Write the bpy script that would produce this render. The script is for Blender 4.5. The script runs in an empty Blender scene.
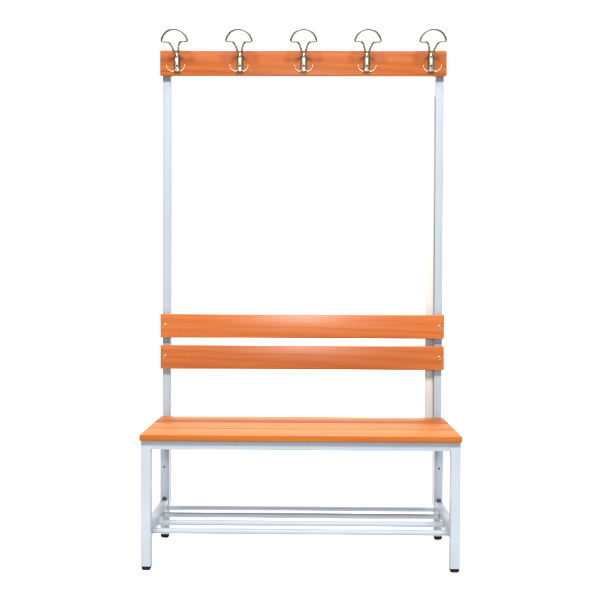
import bpy, bmesh, math
from mathutils import Vector, Matrix

scene = bpy.context.scene
col = scene.collection

# ------------------------------------------------------------------ materials
def new_mat(name):
    m = bpy.data.materials.new(name)
    m.use_nodes = True
    nt = m.node_tree
    return m, nt, nt.nodes, nt.links, nt.nodes['Principled BSDF']

def wood_mat(name, r0, r1, WOOD_L, WOOD_D):
    m, nt, N, L, b = new_mat(name)
    tc = N.new('ShaderNodeTexCoord')
    oi = N.new('ShaderNodeObjectInfo')
    off = N.new('ShaderNodeVectorMath'); off.operation = 'SCALE'
    off.inputs[0].default_value = (7.3, 3.1, 5.7)
    L.new(oi.outputs['Random'], off.inputs['Scale'])
    add = N.new('ShaderNodeVectorMath'); add.operation = 'ADD'
    L.new(tc.outputs['Object'], add.inputs[0]); L.new(off.outputs[0], add.inputs[1])
    # wide grain figure
    mp = N.new('ShaderNodeMapping'); mp.inputs['Scale'].default_value = (1.7, 42, 42)
    L.new(add.outputs[0], mp.inputs['Vector'])
    n1 = N.new('ShaderNodeTexNoise'); n1.inputs['Scale'].default_value = 1.0
    n1.inputs['Detail'].default_value = 6; n1.inputs['Roughness'].default_value = .6
    n1.inputs['Distortion'].default_value = .7
    L.new(mp.outputs[0], n1.inputs['Vector'])
    # fine fibres
    mp2 = N.new('ShaderNodeMapping'); mp2.inputs['Scale'].default_value = (3.4, 210, 210)
    L.new(add.outputs[0], mp2.inputs['Vector'])
    n2 = N.new('ShaderNodeTexNoise'); n2.inputs['Scale'].default_value = 1.0
    n2.inputs['Detail'].default_value = 3
    L.new(mp2.outputs[0], n2.inputs['Vector'])
    # short dark flecks of beech
    mp3 = N.new('ShaderNodeMapping'); mp3.inputs['Scale'].default_value = (38, 420, 420)
    L.new(add.outputs[0], mp3.inputs['Vector'])
    n3 = N.new('ShaderNodeTexNoise'); n3.inputs['Scale'].default_value = 1.0
    L.new(mp3.outputs[0], n3.inputs['Vector'])
    fl = N.new('ShaderNodeMapRange'); fl.inputs['From Min'].default_value = .62; fl.inputs['From Max'].default_value = .72
    L.new(n3.outputs['Fac'], fl.inputs['Value'])
    # growth-ring lines, long and gently waving
    mp4 = N.new('ShaderNodeMapping'); mp4.inputs['Scale'].default_value = (.7, 15, 15)
    L.new(add.outputs[0], mp4.inputs['Vector'])
    wv = N.new('ShaderNodeTexWave'); wv.wave_type = 'BANDS'; wv.bands_direction = 'DIAGONAL'
    wv.inputs['Scale'].default_value = 1.3; wv.inputs['Distortion'].default_value = 5.5
    wv.inputs['Detail'].default_value = 2.5; wv.inputs['Detail Scale'].default_value = .8
    L.new(mp4.outputs[0], wv.inputs['Vector'])
    def mul(sock, k):
        q = N.new('ShaderNodeMath'); q.operation = 'MULTIPLY'; q.inputs[1].default_value = k
        L.new(sock, q.inputs[0]); return q.outputs[0]
    def plus(a, c):
        q = N.new('ShaderNodeMath'); q.operation = 'ADD'
        L.new(a, q.inputs[0]); L.new(c, q.inputs[1]); return q.outputs[0]
    fac = plus(plus(mul(n1.outputs['Fac'], .30), mul(n2.outputs['Fac'], .54)), mul(wv.outputs['Fac'], .16))
    cr = N.new('ShaderNodeValToRGB')
    cr.color_ramp.elements[0].position = .30; cr.color_ramp.elements[0].color = WOOD_D + (1,)
    cr.color_ramp.elements[1].position = .68; cr.color_ramp.elements[1].color = WOOD_L + (1,)
    L.new(fac, cr.inputs['Fac'])
    mx = N.new('ShaderNodeMix'); mx.data_type = 'RGBA'
    mx.inputs[7].default_value = tuple(c*.62 for c in WOOD_D) + (1,)
    L.new(mul(fl.outputs[0], .35), mx.inputs[0]); L.new(cr.outputs[0], mx.inputs[6])
    # slightly different tone from board to board
    hs = N.new('ShaderNodeHueSaturation')
    vr = N.new('ShaderNodeMapRange'); vr.inputs['To Min'].default_value = .97; vr.inputs['To Max'].default_value = 1.03
    L.new(oi.outputs['Random'], vr.inputs['Value'])
    sp = N.new('ShaderNodeSeparateColor'); L.new(oi.outputs['Color'], sp.inputs[0])
    tn = N.new('ShaderNodeMath'); tn.operation = 'MULTIPLY'
    L.new(vr.outputs[0], tn.inputs[0]); L.new(sp.outputs[0], tn.inputs[1]); L.new(tn.outputs[0], hs.inputs['Value'])
    L.new(mx.outputs[2], hs.inputs['Color'])
    L.new(hs.outputs[0], b.inputs['Base Color'])
    rr = N.new('ShaderNodeMapRange'); rr.inputs['To Min'].default_value = r0; rr.inputs['To Max'].default_value = r1
    L.new(n1.outputs['Fac'], rr.inputs['Value']); L.new(rr.outputs[0], b.inputs['Roughness'])
    bp = N.new('ShaderNodeBump'); bp.inputs['Strength'].default_value = .12; bp.inputs['Distance'].default_value = .0006
    L.new(n2.outputs['Fac'], bp.inputs['Height']); L.new(bp.outputs[0], b.inputs['Normal'])
    return m

def paint_mat(name, c, rough=.38, speck=.03):
    m, nt, N, L, b = new_mat(name)
    tc = N.new('ShaderNodeTexCoord')
    n = N.new('ShaderNodeTexNoise'); n.inputs['Scale'].default_value = 900; n.inputs['Detail'].default_value = 2
    L.new(tc.outputs['Object'], n.inputs['Vector'])
    n2 = N.new('ShaderNodeTexNoise'); n2.inputs['Scale'].default_value = 9; n2.inputs['Detail'].default_value = 4
    L.new(tc.outputs['Object'], n2.inputs['Vector'])
    cr = N.new('ShaderNodeValToRGB')
    cr.color_ramp.elements[0].position = .3; cr.color_ramp.elements[0].color = tuple(x*(1-speck) for x in c) + (1,)
    cr.color_ramp.elements[1].position = .7; cr.color_ramp.elements[1].color = tuple(min(1, x*(1+speck)) for x in c) + (1,)
    L.new(n2.outputs['Fac'], cr.inputs['Fac']); L.new(cr.outputs[0], b.inputs['Base Color'])
    b.inputs['Roughness'].default_value = rough
    bp = N.new('ShaderNodeBump'); bp.inputs['Strength'].default_value = .10; bp.inputs['Distance'].default_value = .0003
    L.new(n.outputs['Fac'], bp.inputs['Height']); L.new(bp.outputs[0], b.inputs['Normal'])
    return m

def metal_mat(name, c, rough):
    m, nt, N, L, b = new_mat(name)
    tc = N.new('ShaderNodeTexCoord')
    n = N.new('ShaderNodeTexNoise'); n.inputs['Scale'].default_value = 120; n.inputs['Detail'].default_value = 3
    L.new(tc.outputs['Object'], n.inputs['Vector'])
    rr = N.new('ShaderNodeMapRange'); rr.inputs['To Min'].default_value = rough*.75; rr.inputs['To Max'].default_value = rough*1.3
    L.new(n.outputs['Fac'], rr.inputs['Value']); L.new(rr.outputs[0], b.inputs['Roughness'])
    b.inputs['Base Color'].default_value = c + (1,)
    b.inputs['Metallic'].default_value = 1
    return m

WOOD_L = (.330, .088, .0140)
WOOD_D = (.258, .056, .0075)
M_wood = wood_mat('orange_stained_beech', .29, .36, WOOD_L, WOOD_D)
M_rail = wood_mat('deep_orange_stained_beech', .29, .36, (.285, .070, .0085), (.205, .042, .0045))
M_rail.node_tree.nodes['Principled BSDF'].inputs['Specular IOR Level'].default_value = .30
M_seat = wood_mat('orange_stained_beech_satin', .52, .64, (.300, .087, .0110), (.235, .057, .0060))
M_seat.node_tree.nodes['Principled BSDF'].inputs['Specular IOR Level'].default_value = .14
M_frame = paint_mat('pale_blue_grey_powder_coat', (.216, .243, .273), .55)
M_frame.node_tree.nodes['Principled BSDF'].inputs['Specular IOR Level'].default_value = .28
M_cream = paint_mat('cream_shaded_backdrop', (.365, .355, .33), .7)  # tone of the shaded backdrop remnant, not a bar's coating
M_rubber = paint_mat('black_plastic', (.008, .008, .009), .6, .1)
M_rubber.node_tree.nodes['Principled BSDF'].inputs['Specular IOR Level'].default_value = .06
M_wire = metal_mat('dull_nickel_wire', (.155, .148, .116), .33)
M_nickel = metal_mat('pale_nickel', (.55, .52, .42), .28)
M_bright = metal_mat('bright_nickel', (.60, .58, .50), .25)
M_zinc = metal_mat('zinc_screw', (.31, .285, .235), .40)
M_bolt = metal_mat('blackened_zinc', (.12, .15, .17), .28)
M_dark = paint_mat('dark_bolt', (.03, .045, .06), .5, .1)
M_white = paint_mat('white_studio_paper', (.87, .87, .87), .9, .006)

# ------------------------------------------------------------------ mesh helpers
def link(name, bm, mat, parent=None, smooth_angle=35):
    me = bpy.data.meshes.new(name)
    bmesh.ops.recalc_face_normals(bm, faces=bm.faces)
    bm.to_mesh(me); bm.free()
    for p in me.polygons: p.use_smooth = True
    me.set_sharp_from_angle(angle=math.radians(smooth_angle))
    me.materials.append(mat)
    o = bpy.data.objects.new(name, me); col.objects.link(o)
    if parent is not None:
        o.parent = parent
    return o

def rbox(bm, lo, hi, r=.0025, seg=3):
    """a box with rounded edges"""
    t = bmesh.new()
    bmesh.ops.create_cube(t, size=1)
    s = [hi[i]-lo[i] for i in range(3)]; c = [(hi[i]+lo[i])/2 for i in range(3)]
    for v in t.verts: v.co = Vector((v.co.x*s[0]+c[0], v.co.y*s[1]+c[1], v.co.z*s[2]+c[2]))
    if r > 0:
        bmesh.ops.bevel(t, geom=list(t.edges), offset=r, segments=seg, profile=.5, affect='EDGES', clamp_overlap=True)
    me = bpy.data.meshes.new('t'); t.to_mesh(me); t.free(); bm.from_mesh(me); bpy.data.meshes.remove(me)

def tube(bm, pts, rad, n=14, closed=False, taper=None):
    """sweep a round section along a polyline (parallel-transport frames, hemispherical ends)"""
    P = [Vector(p) for p in pts]; k = len(P)
    T = []
    for i in range(k):
        a = P[(i-1) % k] if (closed or i > 0) else P[i]
        c = P[(i+1) % k] if (closed or i < k-1) else P[i]
        T.append((c-a).normalized())
    up = Vector((0, 1, 0))
    if abs(T[0].dot(up)) > .9: up = Vector((1, 0, 0))
    u = (up - T[0]*up.dot(T[0])).normalized()
    rings = []
    def ring(c, u, v, r):
        return [bm.verts.new(c + (u*math.cos(2*math.pi*j/n) + v*math.sin(2*math.pi*j/n))*r) for j in range(n)]
    for i in range(k):
        u = (u - T[i]*u.dot(T[i])).normalized(); v = T[i].cross(u)
        r = rad if taper is None else rad*taper[i]
        if i == 0 and not closed:
            for a in (80, 55, 28):
                rings.append(ring(P[0]-T[0]*r*math.sin(math.radians(a)), u, v, r*math.cos(math.radians(a))))
        rings.append(ring(P[i], u, v, r))
        if i == k-1 and not closed:
            for a in (28, 55, 80):
                rings.append(ring(P[i]+T[i]*r*math.sin(math.radians(a)), u, v, r*math.cos(math.radians(a))))
    for a, c in zip(rings, rings[1:]):
        for j in range(n):
            bm.faces.new((a[j], a[(j+1) % n], c[(j+1) % n], c[j]))
    if closed:
        a, c = rings[-1], rings[0]
        for j in range(n): bm.faces.new((a[j], a[(j+1) % n], c[(j+1) % n], c[j]))
    else:
        bm.faces.new(rings[0]); bm.faces.new(rings[-1])

def spline(pts, m=6):
    """Catmull-Rom through the points"""
    P = [Vector(p) for p in pts]; out = []
    for i in range(len(P)-1):
        p0 = P[i-1] if i else P[0]*2-P[1]
        p1, p2 = P[i], P[i+1]
        p3 = P[i+2] if i+2 < len(P) else p2*2-p1
        for s in range(m):
            t = s/m
            out.append(.5*((2*p1)+(p2-p0)*t+(2*p0-5*p1+4*p2-p3)*t*t+(3*p1-p0-3*p2+p3)*t**3))
    out.append(P[-1]); return out

def lathe(bm, prof, c, axis='Y', n=24):
    """revolve (radius, height) about an axis through c; heights run along -Y or +Z"""
    rings = []
    for r, h in prof:
        vs = []
        for j in range(n):
            a = 2*math.pi*j/n
            if axis == 'Y': co = (c[0]+r*math.cos(a), c[1]-h, c[2]+r*math.sin(a))
            else: co = (c[0]+r*math.cos(a), c[1]+r*math.sin(a), c[2]+h)
            vs.append(bm.verts.new(co))
        rings.append(vs)
    for a, b in zip(rings, rings[1:]):
        for j in range(n): bm.faces.new((a[j], a[(j+1) % n], b[(j+1) % n], b[j]))
    bm.faces.new(rings[0]); bm.faces.new(rings[-1])

def prism(bm, poly, y0, y1, bev=.0006):
    """extrude an XZ outline from y0 (back) to y1 (front)"""
    t = bmesh.new()
    a = [t.verts.new((x, y0, z)) for x, z in poly]; b = [t.verts.new((x, y1, z)) for x, z in poly]
    k = len(poly)
    t.faces.new(a); t.faces.new(b[::-1])
    for i in range(k): t.faces.new((a[i], a[(i+1) % k], b[(i+1) % k], b[i]))
    if bev: bmesh.ops.bevel(t, geom=list(t.edges), offset=bev, segments=2, profile=.5, affect='EDGES', clamp_overlap=True)
    me = bpy.data.meshes.new('t'); t.to_mesh(me); t.free(); bm.from_mesh(me); bpy.data.meshes.remove(me)

def copy_part(o, parent, loc):
    c = o.copy(); col.objects.link(c); c.parent = parent; c.location = loc
    for ch in list(o.children):
        d = ch.copy(); col.objects.link(d); d.parent = c
    return c

# ------------------------------------------------------------------ the bench
bench = bpy.data.objects.new('cloakroom_bench', None)
bench.empty_display_size = .2
col.objects.link(bench)
bench['label'] = 'cloakroom bench with orange wooden seat and coat hooks on a pale grey steel frame'
bench['category'] = 'bench'

T = .030                      # square tube
XL = .4975                    # outer side of the legs
SEAT_T, SEAT_B = .4221, .4022
FY = -.337                    # front face of the front legs
RY = -.0125                   # front face of the rear legs
PY = .0200                    # front face of the uprights
FOOT = .0060                  # lower end of the tubes
FLOOR = -.0062

# legs with black foot caps -----------------------------------------------------
def make_leg(x0, x1, y0, y1, top):
    bm = bmesh.new(); rbox(bm, (x0, y0, FOOT), (x1, y1, top), .0016)
    leg = link('leg', bm, M_frame, bench)
    bm = bmesh.new()
    cx, cy, h = (x0+x1)/2, (y0+y1)/2, (x1-x0)/2
    prof = [(h*.60, FLOOR), (h*.80, FLOOR+.0012), (h*.93, FLOOR+.0048), (h*.985, FLOOR+.0092), (h*.985, FOOT-.0002)]
    rings = []
    for r, z in prof:
        vs = []
        for j in range(32):
            a = 2*math.pi*(j+.5)/32; ca, sa = math.cos(a), math.sin(a)
            q = (abs(ca)**5 + abs(sa)**5)**(-.2)             # squarish ring
            vs.append(bm.verts.new((cx+ca*q*r, cy+sa*q*r, z)))
        rings.append(vs)
    for a, b in zip(rings, rings[1:]):
        for j in range(32): bm.faces.new((a[j], a[(j+1) % 32], b[(j+1) % 32], b[j]))
    bm.faces.new(rings[0]); bm.faces.new(rings[-1])
    link('foot_cap', bm, M_rubber, leg)
    return leg
for s in (-1, 1):
    xs = sorted((s*XL, s*(XL-T)))
    make_leg(xs[0], xs[1], FY, FY+T, SEAT_B-.0004)
    rear = make_leg(xs[0], xs[1], RY, PY-.0005, SEAT_B-.0004)
    # bolts that fix the uprights to the rear legs
    bm = bmesh.new(); lathe(bm, [(.0036, .0004), (.0036, .0012), (.0026, .0020), (.0022, .0012)], (s*.4835, RY, .246), n=16)
    link('bolt', bm, M_dark, rear)
    bm = bmesh.new()
    lathe(bm, [(.0078, -.0004), (.0078, .0012), (.0072, .0016), (.0060, .0016)], (s*.4835, RY, .1335), n=24)
    lathe(bm, [(.0052, .0015), (.0052, .0050), (.0045, .0058)], (s*.4835, RY, .1335), n=6)
    b = link('bolt', bm, M_bolt, rear); b['label'] = 'dark hexagonal bolt with washer'

# rails under the seat ----------------------------------------------------------
bm = bmesh.new(); rbox(bm, (-XL+.004, FY+.0003, .3735), (XL-.004, FY+T-.0005, SEAT_B-.0006), .0016)
link('seat_rail', bm, M_frame, bench)
bm = bmesh.new(); rbox(bm, (-XL+T, RY+.0004, .3735), (XL-T, RY+T, SEAT_B-.0006), .0022)
link('seat_rail', bm, M_frame, bench)
for s in (-1, 1):
    xs = sorted((s*(XL-.001), s*(XL-T+.001)))
    bm = bmesh.new(); rbox(bm, (xs[0], FY+T, .3735), (xs[1], RY, SEAT_B-.0006), .0022)
    link('seat_rail', bm, M_frame, bench)
    bm = bmesh.new(); rbox(bm, (xs[0], FY+T, .0915), (xs[1], RY, .1285), .0022)
    link('side_bar', bm, M_frame, bench)

# shoe rack tubes ---------------------------------------------------------------
for y in (-.020, -.108, -.196, -.286):
    bm = bmesh.new()
    n = 24; R = .0088
    XT = XL-T+.001
    a = [bm.verts.new((-XT, y+R*math.cos(2*math.pi*j/n), .104+R*math.sin(2*math.pi*j/n))) for j in range(n)]
    c = [bm.verts.new((XT, v.co.y, v.co.z)) for v in a]
    for j in range(n): bm.faces.new((a[j], a[(j+1) % n], c[(j+1) % n], c[j]))
    bm.faces.new(a); bm.faces.new(c)
    link('rack_tube', bm, M_frame, bench)

# seat planks -------------------------------------------------------------------
Y0, Y1, gap = -.350, .0085, .0095
w = (Y1-Y0-2*gap)/3
for i in range(3):
    bm = bmesh.new()
    y = Y0+i*(w+gap)
    rbox(bm, (-.5, -w/2, -(SEAT_T-SEAT_B)/2), (.5, w/2, (SEAT_T-SEAT_B)/2), .0032, 4)
    o = link('seat_plank', bm, M_seat, bench); o.location = (0, y+w/2, (SEAT_T+SEAT_B)/2)
    tone = (.86, .91, .83)[i]; o.color = (tone, tone, tone, 1)

# uprights ----------------------------------------------------------------------
PX = .4960
for s in (-1, 1):
    xs = sorted((s*PX, s*(XL-T+.0003)))
    bm = bmesh.new(); rbox(bm, (xs[0], PY, .105), (xs[1], PY+T, 1.700), .0024)
    up = link('upright', bm, M_frame, bench)
    up['label'] = 'left pale grey square upright' if s < 0 else 'right pale grey square upright beside a cream remnant of backdrop shading'
    if s > 0:  # added strip standing in for leftover cream backdrop shading, not a bench part
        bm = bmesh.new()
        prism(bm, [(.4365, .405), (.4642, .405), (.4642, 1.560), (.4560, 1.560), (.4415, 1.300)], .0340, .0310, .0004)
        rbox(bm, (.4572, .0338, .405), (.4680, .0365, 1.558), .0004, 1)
        link('backdrop_shade_strip', bm, M_cream, up)['label'] = 'added cream strip for shaded backdrop left beside the upright'

# back rest slats with screws ---------------------------------------------------
def screw(parent, x, z, y=0.0, r=.0066):
    bm = bmesh.new()
    lathe(bm, [(r, -.0005), (r, .0005), (r*.95, .0011), (r*.80, .0017), (r*.56, .0021),
               (r*.47, .0019), (r*.44, -.0003), (r*.2, -.0004)], (x, y, z), n=24)
    return link('screw', bm, M_zinc, parent)
for lo, hi, tone in ((.7006, .7847, 1.0), (.5905, .6743, .90)):
    zc, h = (lo+hi)/2, (hi-lo)/2
    bm = bmesh.new(); rbox(bm, (-.5, 0, -h), (.5, PY-.0003, h), .0028, 4)
    o = link('backrest_slat', bm, M_wood, bench); o.location = (0, 0, zc); o.color = (tone, tone, tone, 1)
    for s in (-1, 1): screw(o, s*.4835, .001)

# hook rail ---------------------------------------------------------------------
RB, RT = 1.6215, 1.7104
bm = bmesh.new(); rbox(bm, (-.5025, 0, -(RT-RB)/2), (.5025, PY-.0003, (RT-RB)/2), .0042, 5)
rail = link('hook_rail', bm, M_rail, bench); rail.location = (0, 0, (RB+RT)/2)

# coat hooks: one bent double wire, a bright screw plate, two small lower prongs --
WR = .0037
ZT = 1.7625
half = [(46*math.sin(math.radians(t)), -46*(1-math.cos(math.radians(t)))) for t in (0, 11, 22, 33, 44, 55, 65)]
half += [(43.7, -32.5), (43.6, -36.0), (41.4, -38.0), (37, -38.4), (30, -38.5), (22.5, -39.4), (15.2, -46), (10.4, -54.5), (7.6, -61.6),
         (6.2, -67), (6.0, -76), (6.4, -95), (7.0, -112), (7.5, -124.5)]
def fwd(z):                     # the loop leans out from the rail
    if z > -38: return -.052 - .012*(z+38)/38
    if z > -76:
        t = (z+76)/38.0; t = t*t*(3-2*t)
        return -.0052 - .0468*t
    return -.0052
def hook_points(s):
    return [(s*x/1000, fwd(z), z/1000) for x, z in half]
bm = bmesh.new()
sp = spline(hook_points(-1)[::-1] + hook_points(1)[1:], 6)
tube(bm, sp, WR, 14)
hook = link('coat_hook', bm, M_wire, bench)
hook.location = (0, 0, ZT)
bm = bmesh.new()
prism(bm, [(-.0034, -.064), (.0034, -.064), (.0046, -.072), (.0046, -.110), (.0062, -.117), (.0098, -.1235), (.0090, -.1275), (.0035, -.1262),
           (-.0035, -.1262), (-.0090, -.1275), (-.0098, -.1235), (-.0062, -.117), (-.0046, -.110), (-.0046, -.072)], -.0006, -.0080, .0012)
link('screw_plate', bm, M_bright, hook)
for sgn in (-1, 1):
    bm = bmesh.new()
    sp = spline([(sgn*x, y, z) for x, y, z in [(.0050, -.0070, -.1240), (.0090, -.0110, -.1275), (.0130, -.018, -.1300), (.0195, -.027, -.1302),
                 (.0262, -.034, -.1260), (.0297, -.0375, -.1205), (.0312, -.0385, -.1165)]], 6)
    tube(bm, sp, .0024, 12, taper=[1 - .25*i/(len(sp)-1) for i in range(len(sp))])
    link('lower_prong', bm, M_nickel, hook)
for z in (-.0775, -.1085):
    bm = bmesh.new()
    lathe(bm, [(.0040, -.0002), (.0040, .0005), (.0034, .0015), (.0018, .0020), (.0014, .0008)], (0, -.0080, z), n=18)
    link('screw', bm, M_dark if z < -.09 else M_zinc, hook)
xs = [-.4430, -.2200, .0020, .2235, .4455]
hook.location.x = xs[0]
hook.rotation_euler.y = math.radians(-.9)
for x, a in zip(xs[1:], (.5, -.3, .8, -.6)):
    copy_part(hook, bench, (x, 0, ZT)).rotation_euler.y = math.radians(a)

# ------------------------------------------------------------------ white studio sweep
bm = bmesh.new()
prof = [(-1.05, FLOOR)]
Rc, YW = 1.0, 2.5
for i in range(0, 25):
    a = math.pi/2*i/24
    prof.append((YW-Rc+Rc*math.sin(a), FLOOR+Rc-Rc*math.cos(a)))
prof.append((YW, 4.2))
L_ = [bm.verts.new((-6.5, y, z)) for y, z in prof]; R_ = [bm.verts.new((6.5, y, z)) for y, z in prof]
for i in range(len(prof)-1): bm.faces.new((L_[i], R_[i], R_[i+1], L_[i+1]))
sweep = link('backdrop', bm, M_white)
sweep['kind'] = 'structure'
sweep['label'] = 'seamless white studio floor and backdrop'

# ------------------------------------------------------------------ camera
cam = bpy.data.cameras.new('camera'); co = bpy.data.objects.new('camera', cam); col.objects.link(co)
ya, pi_, ro = math.radians(-.694), math.radians(-1.035), math.radians(.224)
f = Vector((math.sin(ya)*math.cos(pi_), math.cos(ya)*math.cos(pi_), math.sin(pi_)))
r = Vector((math.cos(ya), -math.sin(ya), 0)); u = r.cross(f)
r2 = r*math.cos(ro)+u*math.sin(ro); u2 = u*math.cos(ro)-r*math.sin(ro)
co.matrix_world = Matrix(((r2.x, u2.x, -f.x, .0267), (r2.y, u2.y, -f.y, -2.815), (r2.z, u2.z, -f.z, .8863), (0, 0, 0, 1)))
cam.sensor_width = 36; cam.lens = 36*800.04/600; cam.clip_end = 200; cam.clip_start = .05
scene.camera = co

# ------------------------------------------------------------------ lamps
def area(name, loc, target, size, power, color=(1, 1, 1)):
    l = bpy.data.lights.new(name, 'AREA'); l.shape = 'RECTANGLE'; l.size, l.size_y = size
    l.energy = power; l.color = color
    o = bpy.data.objects.new(name, l); col.objects.link(o)
    o.location = loc
    o.rotation_euler = (Vector(target)-Vector(loc)).to_track_quat('-Z', 'Y').to_euler()
    return o
area('softbox', (-1.6, -4.37, 6.05), (0, 0, .8), (1.5, 1.5), 615, (1, .985, .96))
area('softbox', (1.6, -4.37, 6.05), (0, 0, .8), (1.5, 1.5), 660, (1, .985, .96))
area('front_softbox', (0, -3.3, 1.35), (0, 0, .9), (.36, .3), 46)
b = area('added_floor_fill', (0, 1.15, 3.55), (0, .20, 0), (1.7, .9), 98)  # added unseen lamp, keeps the floor under and behind the bench white
b.data.spread = math.radians(100)

w = bpy.data.worlds.new('World'); scene.world = w; w.use_nodes = True
w.node_tree.nodes['Background'].inputs[0].default_value = (.92, .97, 1, 1)
w.node_tree.nodes['Background'].inputs[1].default_value = .46

vs = scene.view_settings
scene.display_settings.display_device = 'sRGB'
vs.view_transform = 'Standard'; vs.look = 'None'; vs.exposure = 0; vs.gamma = 1
scene.render.engine = 'CYCLES'
scene.cycles.use_denoising = True
scene.cycles.max_bounces = 8
